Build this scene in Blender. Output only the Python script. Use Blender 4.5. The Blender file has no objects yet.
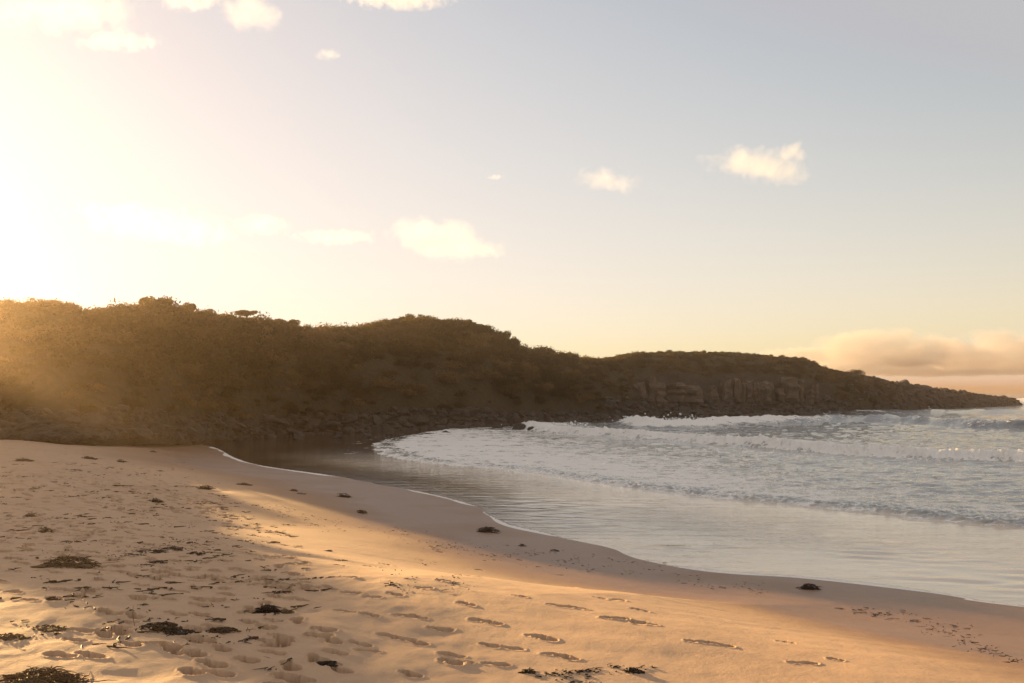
import bpy, math, random
import numpy as np
from mathutils import Vector, Matrix

rng = np.random.default_rng(11)
random.seed(5)
R = math.radians
sc = bpy.context.scene
COL = sc.collection

# ------------------------------------------------------------------ light / view parameters
EYE = 3.5                    # metres above still water
F = 1000.0                   # focal length in photo pixels (35 mm lens)
HZ = 391.0                   # horizon row
SUN_AZ, SUN_EL = -39.7, 8.4  # degrees, azimuth from +Y towards +X
SUN_STRENGTH = 5.0
SKY_STRENGTH = 0.09
EXPOSURE = 2.0
HAZE_DENSITY = 0.0009
SUN_DIR = Vector((math.sin(R(SUN_AZ)) * math.cos(R(SUN_EL)), math.cos(R(SUN_AZ)) * math.cos(R(SUN_EL)), math.sin(R(SUN_EL))))

# ------------------------------------------------------------------ noise
_perm = np.arange(256); np.random.default_rng(3).shuffle(_perm); _perm = np.concatenate([_perm, _perm])
_g3 = np.array([[1,1,0],[-1,1,0],[1,-1,0],[-1,-1,0],[1,0,1],[-1,0,1],[1,0,-1],[-1,0,-1],[0,1,1],[0,-1,1],[0,1,-1],[0,-1,-1]], float)
def perlin(x, y, z=0.0):
    x = np.asarray(x, float); y = np.asarray(y, float); z = np.zeros_like(x) + z
    xi = np.floor(x).astype(np.int64); yi = np.floor(y).astype(np.int64); zi = np.floor(z).astype(np.int64)
    xf, yf, zf = x - xi, y - yi, z - zi
    fade = lambda t: t*t*t*(t*(t*6-15)+10)
    u, v, w = fade(xf), fade(yf), fade(zf)
    def g(dx, dy, dz):
        h = _perm[(_perm[(_perm[(xi+dx) & 255] + yi+dy) & 255] + zi+dz) & 255] % 12
        gr = _g3[h]
        return gr[..., 0]*(xf-dx) + gr[..., 1]*(yf-dy) + gr[..., 2]*(zf-dz)
    l = lambda a, b, t: a + t*(b-a)
    return l(l(l(g(0,0,0), g(1,0,0), u), l(g(0,1,0), g(1,1,0), u), v), l(l(g(0,0,1), g(1,0,1), u), l(g(0,1,1), g(1,1,1), u), v), w)
def fbm(x, y, z=0.0, octv=3, gain=.5):
    a, s, f = 0.0, 1.0, 1.0
    for i in range(octv):
        a = a + s*perlin(np.asarray(x)*f + 17.3*i, np.asarray(y)*f - 9.1*i, np.asarray(z)*f + 4.7*i); s *= gain; f *= 2.03
    return a
def sstep(a, b, x):
    t = np.clip((np.asarray(x, float)-a)/(b-a), 0, 1); return t*t*(3-2*t)

# ------------------------------------------------------------------ mesh / object helpers
def make_mesh(name, verts, faces, smooth=False, attrs=None):
    verts = np.asarray(verts, np.float32); faces = np.asarray(faces, np.int32)
    me = bpy.data.meshes.new(name)
    n, k = faces.shape
    me.vertices.add(len(verts)); me.vertices.foreach_set('co', verts.ravel())
    me.loops.add(n*k); me.loops.foreach_set('vertex_index', faces.ravel())
    me.polygons.add(n); me.polygons.foreach_set('loop_start', np.arange(0, n*k, k, dtype=np.int32))
    me.polygons.foreach_set('use_smooth', np.full(n, smooth, dtype=bool))
    for an, av in (attrs or {}).items():
        a = me.attributes.new(an, 'FLOAT', 'POINT'); a.data.foreach_set('value', np.asarray(av, np.float32).ravel())
    me.update(calc_edges=True)
    return me
def add(name, me, mat=None, parent=None, loc=None):
    o = bpy.data.objects.new(name, me); COL.objects.link(o)
    if mat is not None and me is not None and not me.materials: me.materials.append(mat)
    if parent: o.parent = parent
    if loc is not None: o.location = loc
    return o
def tag(o, label=None, cat=None, group=None, kind=None):
    for k, v in (('label', label), ('category', cat), ('group', group), ('kind', kind)):
        if v: o[k] = v
    return o
def grid_faces(nr, nc, keep=None):
    i = np.arange(nr*nc).reshape(nr, nc)
    f = np.stack([i[:-1, :-1], i[:-1, 1:], i[1:, 1:], i[1:, :-1]], -1).reshape(-1, 4)
    if keep is not None: f = f[keep[f].any(1)]
    return f
def compact(verts, faces, attrs):
    used = np.unique(faces); m = np.full(len(verts), -1, np.int64); m[used] = np.arange(len(used))
    return verts[used], m[faces], {k: v.ravel()[used] for k, v in attrs.items()}

def at(px, D, z=None, py=None):
    """world point of photo pixel column px at distance D; height from z or from row py"""
    return ((px-512)/F*D, D, EYE + (HZ-py)/F*D if z is None else z)
def on_level(px, py, z=0.04):
    D = (EYE-z)*F/(py-HZ); return ((px-512)/F*D, D)

def resample(pts, n=120):
    P = np.array(pts, float); P = np.vstack([2*P[0]-P[1], P, 2*P[-1]-P[-2]])
    out = []
    per = max(2, n//(len(P)-3))
    for i in range(1, len(P)-2):
        p0, p1, p2, p3 = P[i-1:i+3]
        for t in np.linspace(0, 1, per, endpoint=False):
            out.append(.5*((2*p1)+(-p0+p2)*t+(2*p0-5*p1+4*p2-p3)*t*t+(-p0+3*p1-3*p2+p3)*t**3))
    out.append(P[-2]); return np.array(out)
def signed_dist(X, Y, C, chunk=40000):
    """distance to the curve C, positive on its left hand; also the arc length of the nearest point"""
    X = np.asarray(X, float).ravel(); Y = np.asarray(Y, float).ravel()
    A, B = C[:-1], C[1:]; d = B-A; L2 = (d*d).sum(1); L = np.sqrt(L2); S0 = np.concatenate([[0], np.cumsum(L)])[:-1]
    out = np.empty(len(X)); arc = np.empty(len(X))
    for s in range(0, len(X), chunk):
        x = X[s:s+chunk, None]; y = Y[s:s+chunk, None]
        t = np.clip(((x-A[:, 0])*d[:, 0]+(y-A[:, 1])*d[:, 1])/L2, 0, 1)
        dx = x-A[:, 0]-t*d[:, 0]; dy = y-A[:, 1]-t*d[:, 1]
        dd = dx*dx+dy*dy; j = dd.argmin(1); r = np.arange(len(j))
        tj = t[r, j]; un = d/L[:, None]; T = un[j].copy()
        lo_, hi_ = (tj <= 0) & (j > 0), (tj >= 1) & (j < len(A)-1)
        T[lo_] += un[np.maximum(j-1, 0)][lo_]; T[hi_] += un[np.minimum(j+1, len(A)-1)][hi_]
        cr = T[:, 0]*dy[r, j]-T[:, 1]*dx[r, j]
        out[s:s+chunk] = np.sqrt(dd[r, j])*np.where(cr >= 0, 1, -1); arc[s:s+chunk] = S0[j]+t[r, j]*L[j]
    return out, arc

# ------------------------------------------------------------------ materials
class NT:
    def __init__(self, name):
        self.m = bpy.data.materials.new(name); self.m.use_nodes = True
        self.t = self.m.node_tree; self.t.nodes.clear()
        self.out = self.n('ShaderNodeOutputMaterial')
    def n(self, typ, **kw):
        nd = self.t.nodes.new(typ)
        for k, v in kw.items():
            if hasattr(nd, k): setattr(nd, k, v)
        return nd
    def l(self, a, b): self.t.links.new(a, b)
    def setin(self, nd, name, v):
        s = nd.inputs[name]
        if isinstance(v, bpy.types.NodeSocket): self.l(v, s)
        else: s.default_value = v
    def pos(self): return self.n('ShaderNodeNewGeometry').outputs['Position']
    def noise(self, vec, scale, detail=4, rough=.55, dist=0.0):
        nd = self.n('ShaderNodeTexNoise'); self.l(vec, nd.inputs['Vector'])
        for k, v in (('Scale', scale), ('Detail', detail), ('Roughness', rough), ('Distortion', dist)): nd.inputs[k].default_value = v
        return nd.outputs['Fac']
    def vor(self, vec, scale, feature='F1'):
        nd = self.n('ShaderNodeTexVoronoi', feature=feature); self.l(vec, nd.inputs['Vector']); nd.inputs['Scale'].default_value = scale
        return nd.outputs['Distance']
    def math(self, op, a, b=0.0, c=0.0, clamp=False):
        nd = self.n('ShaderNodeMath', operation=op, use_clamp=clamp)
        for i, v in enumerate((a, b, c)):
            if isinstance(v, bpy.types.NodeSocket): self.l(v, nd.inputs[i])
            else: nd.inputs[i].default_value = v
        return nd.outputs[0]
    def ramp(self, fac, *stops):
        nd = self.n('ShaderNodeValToRGB'); self.l(fac, nd.inputs[0]); e = nd.color_ramp.elements
        while len(e) < len(stops): e.new(.5)
        for el, (p, c) in zip(e, stops): el.position = p; el.color = (*c, 1) if len(c) == 3 else c
        return nd.outputs['Color']
    def rng(self, v, a, b, c=0.0, d=1.0, smooth=False):
        nd = self.n('ShaderNodeMapRange', interpolation_type='SMOOTHSTEP' if smooth else 'LINEAR'); self.l(v, nd.inputs[0])
        for i, x in enumerate((a, b, c, d)): nd.inputs[i+1].default_value = x
        return nd.outputs[0]
    def mix(self, fac, a, b, blend='MIX'):
        nd = self.n('ShaderNodeMix', data_type='RGBA', blend_type=blend)
        for s, v in ((nd.inputs[0], fac), (nd.inputs[6], a), (nd.inputs[7], b)):
            if isinstance(v, bpy.types.NodeSocket): self.l(v, s)
            else: s.default_value = v if not isinstance(v, tuple) else ((*v, 1) if len(v) == 3 else v)
        return nd.outputs[2]
    def attr(self, name): return self.n('ShaderNodeAttribute', attribute_name=name).outputs['Fac']
    def scale(self, vec, xyz):
        nd = self.n('ShaderNodeVectorMath', operation='MULTIPLY'); self.l(vec, nd.inputs[0]); nd.inputs[1].default_value = xyz
        return nd.outputs[0]
    def bump(self, h, strength, dist):
        nd = self.n('ShaderNodeBump'); self.l(h, nd.inputs['Height']); nd.inputs['Strength'].default_value = strength; nd.inputs['Distance'].default_value = dist
        return nd.outputs[0]
    def principled(self, color, rough, normal=None, ior=1.45, spec=.5):
        p = self.n('ShaderNodeBsdfPrincipled')
        self.setin(p, 'Base Color', (*color, 1) if isinstance(color, tuple) else color)
        self.setin(p, 'Roughness', rough); self.setin(p, 'IOR', ior); self.setin(p, 'Specular IOR Level', spec)
        if normal is not None: self.l(normal, p.inputs['Normal'])
        return p.outputs[0]
    def done(self, shader): self.l(shader, self.out.inputs['Surface']); return self.m

def mat_sand():
    m = NT('sand'); p = m.pos(); damp = m.attr('damp')
    big = m.noise(m.scale(p, (1, 1, .2)), .35, 4); fine = m.noise(p, 160, 3, .7); mid = m.noise(p, 6, 5, .6)
    dry = m.ramp(big, (.3, (.44, .27, .155)), (.7, (.53, .334, .196)))
    dry = m.mix(m.rng(mid, .35, .75, 0, .35), dry, (.31, .19, .115))
    dry = m.mix(m.rng(fine, .35, .7, 0, .3), dry, (.54, .37, .24))
    wet = m.ramp(mid, (.3, (.18, .094, .050)), (.75, (.22, .120, .066)))
    d2 = m.math('ADD', damp, m.math('MULTIPLY', m.math('SUBTRACT', big, .5), .5), clamp=True)
    col = m.mix(d2, dry, wet)
    h = m.math('ADD', m.math('MULTIPLY', mid, .010), m.math('ADD', m.math('MULTIPLY', fine, .0025), m.math('MULTIPLY', m.noise(p, 34, 4, .65), .006)))
    rough = m.rng(d2, .55, 1.0, .9, .42)
    return m.done(m.principled(col, rough, m.bump(h, .8, 1.0), spec=.35))

def mat_water():
    m = NT('sea_water'); p = m.pos()
    foam, thin, edge, rip, sheen_turbid = m.attr('foam'), m.attr('thin'), m.attr('edge'), m.attr('ripple'), m.attr('sheen_turbid')
    ps = m.scale(p, (.55, 1.35, 1))
    n1 = m.noise(m.scale(p, (.8, 1.1, 1)), 1.5, 5, .6, .4); n2 = m.noise(m.scale(p, (.4, 1.4, 1)), .35, 4, .6, .5); n3 = m.noise(p, 9, 4, .65)
    cell = m.vor(m.scale(p, (1, 1.3, 1)), 2.6, 'DISTANCE_TO_EDGE')
    lace = m.rng(cell, .02, .16, 1, 0, True)
    f = m.math('ADD', foam, m.math('MULTIPLY', m.math('SUBTRACT', n1, .5), 1.5))
    f = m.math('ADD', f, m.math('MULTIPLY', m.math('SUBTRACT', n2, .5), .75))
    f = m.math('ADD', f, m.math('MULTIPLY', m.math('SUBTRACT', n3, .5), .35))
    f = m.math('ADD', f, m.math('MULTIPLY', lace, .15))
    fm = m.rng(f, .46, .70, 0, 1, True)
    fe = m.math('ADD', edge, m.math('MULTIPLY', m.math('SUBTRACT', n3, .5), .8))
    fm = m.math('MAXIMUM', fm, m.rng(fe, .45, .62, 0, .92, True))
    body = m.mix(thin, m.mix(sheen_turbid, (.024, .032, .034), (.20, .185, .16)), m.mix(sheen_turbid, (.055, .032, .019), (.60, .455, .31)))
    foamc = m.mix(n3, (.70, .64, .57), (.91, .845, .76))
    w1 = m.noise(m.scale(p, (.5, 1.7, 1)), 1.1, 5, .6, .3); w2 = m.noise(m.scale(p, (.6, 1.5, 1)), 5.5, 4, .6)
    hh = m.math('ADD', m.math('MULTIPLY', w1, .11), m.math('MULTIPLY', w2, .030))
    hh = m.math('MULTIPLY', hh, rip)
    hf = m.math('ADD', hh, m.math('MULTIPLY', m.math('MULTIPLY', m.noise(p, 7, 5, .7), fm), .035))
    nrm = m.bump(hf, 1.0, 1.0)
    water = m.principled(body, .045, nrm, ior=1.4, spec=1.0)
    fo = m.principled(foamc, .75, nrm, spec=.2)
    mx = m.n('ShaderNodeMixShader'); m.l(fm, mx.inputs[0]); m.l(water, mx.inputs[1]); m.l(fo, mx.inputs[2])
    return m.done(mx.outputs[0])

def mat_leaf(name, c1, c2, c3, trans=.35, tint=False):
    m = NT(name); p = m.pos()
    n = m.noise(p, .55, 3, .6); n2 = m.noise(p, 4.5, 3, .6)
    oi = m.n('ShaderNodeObjectInfo').outputs['Random']
    col = m.ramp(n, (.3, c1), (.52, c2), (.75, c3))
    col = m.mix(m.rng(n2, .3, .7, 0, .55), col, c1)
    col = m.mix(m.math('MULTIPLY', oi, .35), col, c3)
    if tint: col = m.mix(.88, col, m.ramp(m.attr('tint'), (0, (.011, .009, .004)), (.45, (.050, .032, .013)), (1, (.170, .100, .046))))
    d = m.n('ShaderNodeBsdfDiffuse'); m.l(col, d.inputs[0])
    t = m.n('ShaderNodeBsdfTranslucent'); m.l(m.mix(.5, col, (.16, .12, .03)), t.inputs[0])
    mx = m.n('ShaderNodeMixShader'); mx.inputs[0].default_value = trans
    m.l(d.outputs[0], mx.inputs[1]); m.l(t.outputs[0], mx.inputs[2])
    return m.done(mx.outputs[0])

def mat_hill():
    m = NT('headland_ground'); p = m.pos()
    rock = m.attr('rock'); n = m.noise(p, .5, 5, .6); n2 = m.noise(p, 2.5, 5, .65)
    veg = m.ramp(n2, (.3, (.028, .021, .010)), (.7, (.060, .043, .021)))
    rk = m.ramp(m.math('ADD', m.math('MULTIPLY', n, .5), m.math('MULTIPLY', n2, .5)), (.35, (.016, .012, .009)), (.65, (.075, .054, .038)))
    f = m.rng(m.math('ADD', rock, m.math('MULTIPLY', m.math('SUBTRACT', n2, .5), .9)), .35, .65, 0, 1, True)
    return m.done(m.principled(m.mix(f, veg, rk), .9, m.bump(n2, .8, .35), spec=.2))

def mat_rock(name, lo, hi):
    m = NT(name); p = m.pos(); oi = m.n('ShaderNodeObjectInfo').outputs['Random']
    n = m.noise(p, 1.1, 5, .6); n2 = m.noise(p, 6, 6, .7)
    c = m.ramp(m.math('ADD', m.math('MULTIPLY', n, .55), m.math('MULTIPLY', n2, .45)), (.34, lo), (.66, hi))
    c = m.mix(m.math('MULTIPLY', oi, .4), c, tuple(.55*a+.45*b for a, b in zip(lo, hi)))
    h = m.math('ADD', n2, m.math('MULTIPLY', m.vor(p, 3.0), .6))
    return m.done(m.principled(c, .72, m.bump(h, .9, .12), spec=.35))

def mat_weed(name, c1, c2, rough=.55):
    m = NT(name); p = m.pos()
    return m.done(m.principled(m.ramp(m.noise(p, 22, 4, .6), (.3, c1), (.7, c2)), rough, spec=.12))

def mat_bark():
    m = NT('bark'); p = m.pos(); n = m.noise(m.scale(p, (4, 4, .8)), 3, 5, .6)
    return m.done(m.principled(m.ramp(n, (.3, (.05, .038, .028)), (.7, (.12, .09, .065))), .9, m.bump(n, .6, .03), spec=.2))

SAND, WATER, HILL, BARK = mat_sand(), mat_water(), mat_hill(), mat_bark()
LEAF = mat_leaf('scrub_leaves', (.028, .023, .009), (.064, .050, .019), (.115, .080, .031))
LEAF_B = mat_leaf('scrub_leaves_brown', (.030, .021, .010), (.070, .047, .021), (.125, .080, .036))
ROCK = mat_rock('dark_rock', (.016, .011, .008), (.080, .056, .040))
ROCK_WET = mat_rock('wet_rock', (.018, .014, .012), (.05, .038, .03))
BASALT = mat_rock('column_rock', (.014, .010, .007), (.19, .132, .088))
WEED = mat_weed('brown_seaweed', (.030, .016, .008), (.10, .055, .026))
WEED_DARK = mat_weed('dark_seaweed', (.012, .008, .006), (.045, .026, .015), .4)
WEED_DRY = mat_weed('dry_seaweed', (.07, .040, .018), (.19, .115, .055), .8)

# ------------------------------------------------------------------ beach height
SHORE = [(120, -60), (60, -20), (30, 2), (16, 10.6)] + [on_level(*q, .05) for q in (
    (1024, 607), (960, 598), (880, 586), (800, 578), (720, 572), (650, 561), (590, 544), (540, 533), (505, 525), (488, 517),
    (470, 506), (430, 495), (380, 485), (330, 476), (260, 466), (232, 458), (213, 448), (185, 441))] + [(-31, 80), (-50, 92), (-120, 110)]
SHORE = resample(SHORE, 150)
def beach_base(X, Y, s):
    z = np.where(s < 0, .05+.028*s, 0)
    # beach face, crest and the gentle back beach
    face = .05 + .058*np.clip(s, 0, 3) + .118*(np.clip(s, 3, 10)-3) + .045*(np.clip(s, 10, 13)-10) + .018*np.clip(s-13, 0, 30)
    z = np.where(s >= 0, face, z)
    return np.maximum(z, -3.0)
def beach_z(X, Y):
    X = np.asarray(X, float); Y = np.asarray(Y, float); sh = X.shape
    s, _ = signed_dist(X, Y, SHORE); s = s.reshape(sh)
    z = beach_base(X, Y, s)
    k = sstep(1.5, 7, s)
    pl = .64*X-.77*Y     # long low swell of sand rising away from the low sun, shaped to brighten the sunlit band
    z = z + sstep(3.5, 10, s)*(.50*np.interp(pl, [-22, -20, -12, -9, -3, 4], [0, .05, .90, 1, .45, .1]))
    z = z + k*(.055*perlin(X*.22, Y*.16, 1.5) + .035*perlin(X*.55+3, Y*.42, 7.1)) + .012*perlin(X*.5, Y*.5, 3.3)
    return z, s
def ground_hit(px, py):
    z = 1.2
    for _ in range(40):
        D = (EYE-z)*F/(py-HZ); x = (px-512)/F*D
        z2 = float(beach_z(np.array([x]), np.array([D]))[0][0]); z = .5*z+.5*z2
    D = (EYE-z)*F/(py-HZ)
    return (px-512)/F*D, D, z

# rows and columns: fine close to the viewer's side of the beach, coarser far off
def beach_rows():
    r, D = [], 3.0
    while D < 105:
        r.append(D); D += .014*max(D/7, .8)**1.5
    return np.array(r)
Drow = beach_rows()
tcol = np.concatenate([np.linspace(-1.5, -.70, 60, endpoint=False), np.arange(-.70, .66, .0013), np.linspace(.66, 1.5, 60)])
BX = Drow[:, None]*tcol[None, :]; BY = np.repeat(Drow[:, None], len(tcol), 1)
BZ, BS = beach_z(BX, BY)

# trodden sand: soft hummocks away from the washed face
soft = sstep(7, 11.5, BS + .6*perlin(BX*.3, BY*.3, 2.2))*sstep(-.8, 1.2, -(BX+.5+.27*(BY-10)) + .9*perlin(BX*.35, BY*.35, 8))
rip_amp = .005 + .012*soft
BZ += sstep(3, 7, BS)*rip_amp*fbm(BX*2.0, BY*1.5, 5.5, 3)
BZ += soft*.007*np.minimum(0, perlin(BX*3.4, BY*2.8, 9.5)-.12)*3
# wind ripples / low ledges on the right
BZ += sstep(4, 8, BS)*(1-soft)*.008*perlin(BX*.6, BY*2.4, 4.4)

def press(x, y, ang, L, W, depth, two=True):
    r0, r1 = np.searchsorted(Drow, [y-.45, y+.45])
    if r1 <= r0: return
    c0, c1 = np.searchsorted(tcol, [(x-.45)/y, (x+.45)/y]); c0 = max(0, c0-2); c1 += 2
    sx = BX[r0:r1, c0:c1]-x; sy = BY[r0:r1, c0:c1]-y
    u = sx*math.cos(ang)+sy*math.sin(ang); v = -sx*math.sin(ang)+sy*math.cos(ang)
    w = W*(1+.25*u/L)
    wob = 1+.22*perlin(sx*9+x, sy*9+y, 1.1)+.12*perlin(sx*24+x, sy*24+y, 5.1)
    r = np.minimum(np.sqrt(((u+.30*L)/(.23*L))**2+(v/(.43*w))**2), np.sqrt(((u-.17*L)/(.35*L))**2+(v/(.53*w))**2))*wob   # heel and sole
    dip = -depth*(1-sstep(.80, 1.02, r))*(1+.35*perlin(sx*14+y, sy*14, 3.7))*(1+.5*np.clip(u/L, -.5, .5))
    rim = .10*depth*np.exp(-((r-1.25)/.2)**2)
    BZ[r0:r1, c0:c1] += dip+rim

# footprints seen one by one in the photo: column, row, length scale
PRINTS = [(440,628,1.1),(424,588,.9),(466,604,1),(560,606,1.2),(578,608,1),(480,620,1),(492,623,.9),(545,639,1.1),(536,636,.9),(645,624,1.2),(638,622,.8),
 (700,642,1.1),(722,645,1),(803,663,1.1),(786,642,.8),(836,660,.7),(600,598,.8),(520,596,.8),(640,610,.9),(395,594,1),(372,596,.9),(352,592,1),(330,588,1),(310,588,1),
 (262,585,1),(276,584,1),(300,600,1),(345,610,1),(370,614,1),(405,614,1),(416,616,1),(388,634,1),(404,638,1),(418,642,1),(452,655,1.1),(460,662,1),(490,645,1),(512,648,1),
 (496,664,1),(556,655,1),(566,658,1),(360,643,1),(368,650,1),(325,662,1.2),(335,652,1.1),(275,645,1.1),(272,652,1.1),(285,676,1.1),(302,680,1),(218,674,1.1),(222,628,1.3),
 (75,640,1),(90,656,1.2),(60,656,1.2),(130,645,1),(150,644,1),(176,652,1),(60,598,1),(110,614,1),(82,630,1.2),(30,600,.9),(140,585,.9),(165,578,.9),(180,590,.9),(200,604,1),
 (245,570,.9),(230,556,.9),(262,545,.8),(300,548,.8),(322,556,.8),(340,566,.8),(352,577,.8),(300,575,.9),(420,560,.8),(440,552,.7),(520,560,.7),(480,570,.7),(560,575,.7),(505,545,.7)]
for px, py, k in PRINTS:
    x, y, z = ground_hit(px, py)
    press(x, y, math.atan2(-.35, 1)+random.uniform(-.35, .35)+(math.pi if random.random() < .5 else 0), .205*k, .088*k, random.uniform(.06, .10))
# and the trodden crowd of them on the upper left
rr = random.Random(21)
for i in range(330):
    px0, py0 = rr.uniform(-40, 420), 444+abs(rr.gauss(0, 1))*75
    x, y, z = ground_hit(px0, min(py0, 640)); a = rr.choice([rr.gauss(-.5, .35), rr.gauss(2.5, .4)])
    side = 1
    for k in range(rr.randint(4, 11)):
        x += math.cos(a)*.62; y += math.sin(a)*.62; side = -side; a += rr.gauss(0, .06)
        if y < 4 or y > 62: break
        fx, fy = x-math.sin(a)*.11*side, y+math.cos(a)*.11*side
        zz, ss = beach_z(np.array([fx]), np.array([fy]))
        if ss[0] < 6.8 or fx > -1.9-.25*(fy-10) and rr.random() < .88: continue
        press(fx, fy, a+rr.gauss(0, .15), .24*rr.uniform(.7, 1.15), .10*rr.uniform(.8, 1.25), rr.uniform(.08, .15))
# a little drag mark / small prints curving over the lower right
for px, py in [(845,608),(862,611),(880,614),(896,619),(910,622),(925,628),(940,632),(955,637),(968,642),(985,650),(1000,655),(905,612),(960,628)]:
    for _ in range(3):
        x, y, z = ground_hit(px+random.uniform(-9, 9), py+random.uniform(-2, 2))
        press(x, y, random.uniform(-1, .4), random.uniform(.07, .14), random.uniform(.04, .07), random.uniform(.012, .022))

damp = 1-sstep(2.0, 8.5, BS-3.4*sstep(1.2, 5.5, BX-.10*(BY-10))+.9*perlin(BX*.25, BY*.25, 6)+.3*perlin(BX*1.1, BY*1.1, 2))
bv = np.stack([BX, BY, BZ], -1).reshape(-1, 3)
keep = (BS > -16).ravel()
bf = grid_faces(*BX.shape, keep)
v_, f_, a_ = compact(bv, bf, {'damp': damp})
tag(add('beach', make_mesh('beach', v_, f_, True, a_), SAND), 'smooth golden sand sloping down to the wash and marked by footprints', None, None, 'structure')

# the wide coarse ground under everything
gx = np.linspace(-420, 420, 211); gy = np.linspace(-260, 460, 181)
GX, GY = np.meshgrid(gx, gy); GZ, GS = beach_z(GX, GY)
GZ = np.clip(GZ, -3, 1.9)-.16
tag(add('ground', make_mesh('ground', np.stack([GX, GY, GZ], -1).reshape(-1, 3), grid_faces(*GX.shape), True, {'damp': 1-sstep(2, 7, GS)}), SAND), None, None, None, 'structure')

# ------------------------------------------------------------------ sea
FRONT = resample([(60, -4), (34, 14)] + [on_level(*q, .04) for q in (
    (1024,528),(900,516),(800,507),(720,499),(640,490),(580,481),(520,472),(450,465),(405,460),(380,453),(374,446),(384,441),(398,437.5),(420,434))], 120)
BORE = resample([(70, 20), (40, 40)] + [on_level(*q, 0) for q in ((1024,463),(930,461),(860,457),(780,450),(700,444),(620,438),(560,434),(530,430),(520,426))], 90)
WAVE = resample([(140, 60), (90, 78)] + [on_level(*q, 0) for q in ((1024,429),(960,426),(880,422),(800,423),(740,425),(690,429),(650,429),(628,426))], 90)
SWELL = resample([(260, 90), (150, 125)] + [on_level(*q, 0) for q in ((1024,414),(960,413),(900,414),(850,415.5))], 60)
def sea_rows():
    r, D = [], 9.0
    while D < 400: r.append(D); D += max(.06, D*D/3500*(.32 if D < 110 else .55))
    while D < 40000: r.append(D); D *= 1.18
    return np.array(r)
Srow = sea_rows()
tsea = np.concatenate([np.linspace(-.62, -.36, 60, endpoint=False), np.arange(-.36, .58, .0014), np.linspace(.58, 1.9, 90)])
WX = Srow[:, None]*tsea[None, :]; WY = np.repeat(Srow[:, None], len(tsea), 1)
near = (WY < 400)
def near_dist(C):
    d = np.full(WX.shape, 1e3); a = np.zeros(WX.shape)
    q, r = signed_dist(WX[near], WY[near], C); d[near] = -q; a[near] = r; return d, a
dS, aS = near_dist(SHORE); dA, aA = near_dist(FRONT); dB, aB = near_dist(BORE); dC, aC = near_dist(WAVE); dD, aD = near_dist(SWELL)
def wob(d, s, amp, f): return d + amp*perlin(WX*f, WY*f, s) + amp*.4*perlin(WX*f*3.1, WY*f*3.1, s+5)
dA = wob(dA, 1, .5, .5); dB = wob(dB, 2, .9, .33); dC = wob(dC, 3, 1.6, .14); dD = wob(dD, 4, 2, .1)
inA = sstep(-.1, .5, dA)
Z = .052 + 0*WX
Z += .09*inA*(1-.5*sstep(0, 8, dA)) + .10*inA*fbm(WX*2.2, WY*3.0, 3, 4, .6)*np.exp(-np.abs(dA)/2.2)
chop = sstep(0, 6, dA)
Z += chop*(.45+.55*sstep(1, 15, WX))*(.075*fbm(WX*.45, WY*1.0, 1.2, 3) + .032*fbm(WX*1.4, WY*2.6, 6, 2))
hB = .50+.16*perlin(aB*.12, aB*0+2, 1)
fB = sstep(-.8, .7, dB)*(np.exp(-np.clip(dB-.55, 0, None)/3.2)*.72+.28*np.exp(-np.clip(dB, 0, None)/14))
Z += hB*fB*sstep(-2, 12, aB-20) + .20*np.exp(-((dB-.3)/.9)**2)*fbm(WX*2.6, WY*3.0, 8, 4, .65)
hC = (.72+.22*perlin(aC*.05, aC*0+4, 1))
Z += hC*(sstep(-2.2, 1.1, dC)*np.exp(-np.clip(dC-1.1, 0, None)/4.5)) + .22*np.exp(-((dC-.8)/1.2)**2)*fbm(WX*1.4, WY*1.4, 4, 3)
Z += .55*(sstep(-4, 2, dD)*np.exp(-np.clip(dD-2, 0, None)/7))*(1+.3*perlin(aD*.04, aD*0+7, 1))
patch = sstep(-.12, .3, fbm(WX*.16, WY*.22, 12, 2))
swash = thin0 = (1-sstep(-.6, .0, dA))*sstep(.3, 1.5, dS)*near
Z += swash*(.026*perlin(WX*1.0+WY*.4, WY*2.3, 4)*(.08+patch*sstep(9, 5, dS))*(1-.8*sstep(29, 37, WY)) + .003*perlin(WX*2.6, WY*5.2, 9)*sstep(26, 36, WY))
Z += swash*.024*perlin(WX*.9+WY*.3, WY*2.1, 15)*np.exp(-((dS-3.4)/2.1)**2)*sstep(-.5, 1.5, WX)*(1-sstep(4.5, 7, WX))*(.4+.6*patch)
far = sstep(4, 30, dB)*near
Z += far*(.10*fbm(WX*.22, WY*.45, 2, 4) + .10*perlin(WX*.05, WY*.13, 5))
Z += np.where(near & (WY > 120), .16*perlin(WX*.03, WY*.075, 8), 0)*(1-sstep(300, 400, WY))
# foam cover
foam = np.full(WX.shape, .02)
foam = np.where((dA > -.05), (.36-.05*sstep(2, 16, WX))-.07*np.exp(-np.clip(dA, 0, None)/1.8)*sstep(-2, 4, WX)-.30*np.exp(-((dA-.75)/.6)**2), foam)
foam += np.where(dA > 0, .36*(1-sstep(0, 14, WX-2+.25*(WY-44))), 0)
foam = np.where(dB > -.75, (.56+.25*perlin(WX*.9, WY*1.1, 3))*np.exp(-np.clip(dB-.4, 0, None)/3.0)+(.26*np.exp(-np.clip(dB, 0, None)/16)+.16)*(1-.9*np.exp(-((dB+.55)/.5)**2)), foam)
brk = np.clip(.78*np.exp(-((aC-aC[near].max()*.0)*0))*sstep(.05, .55, .5+perlin(aC*.045, aC*0+1.7, 3)+.6*sstep(95, 60, WX*0+aC*0+90)), 0, 1)
brk = sstep(-.25, .2, perlin(aC*.05, aC*0+1.7, 3)+.55*(sstep(26, 12, WX)))
foam = np.where((dC > -1.6) & (dC < 9), np.maximum(foam, .95*brk*np.exp(-((dC-.7)/1.9)**2)+.16), foam)
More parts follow.
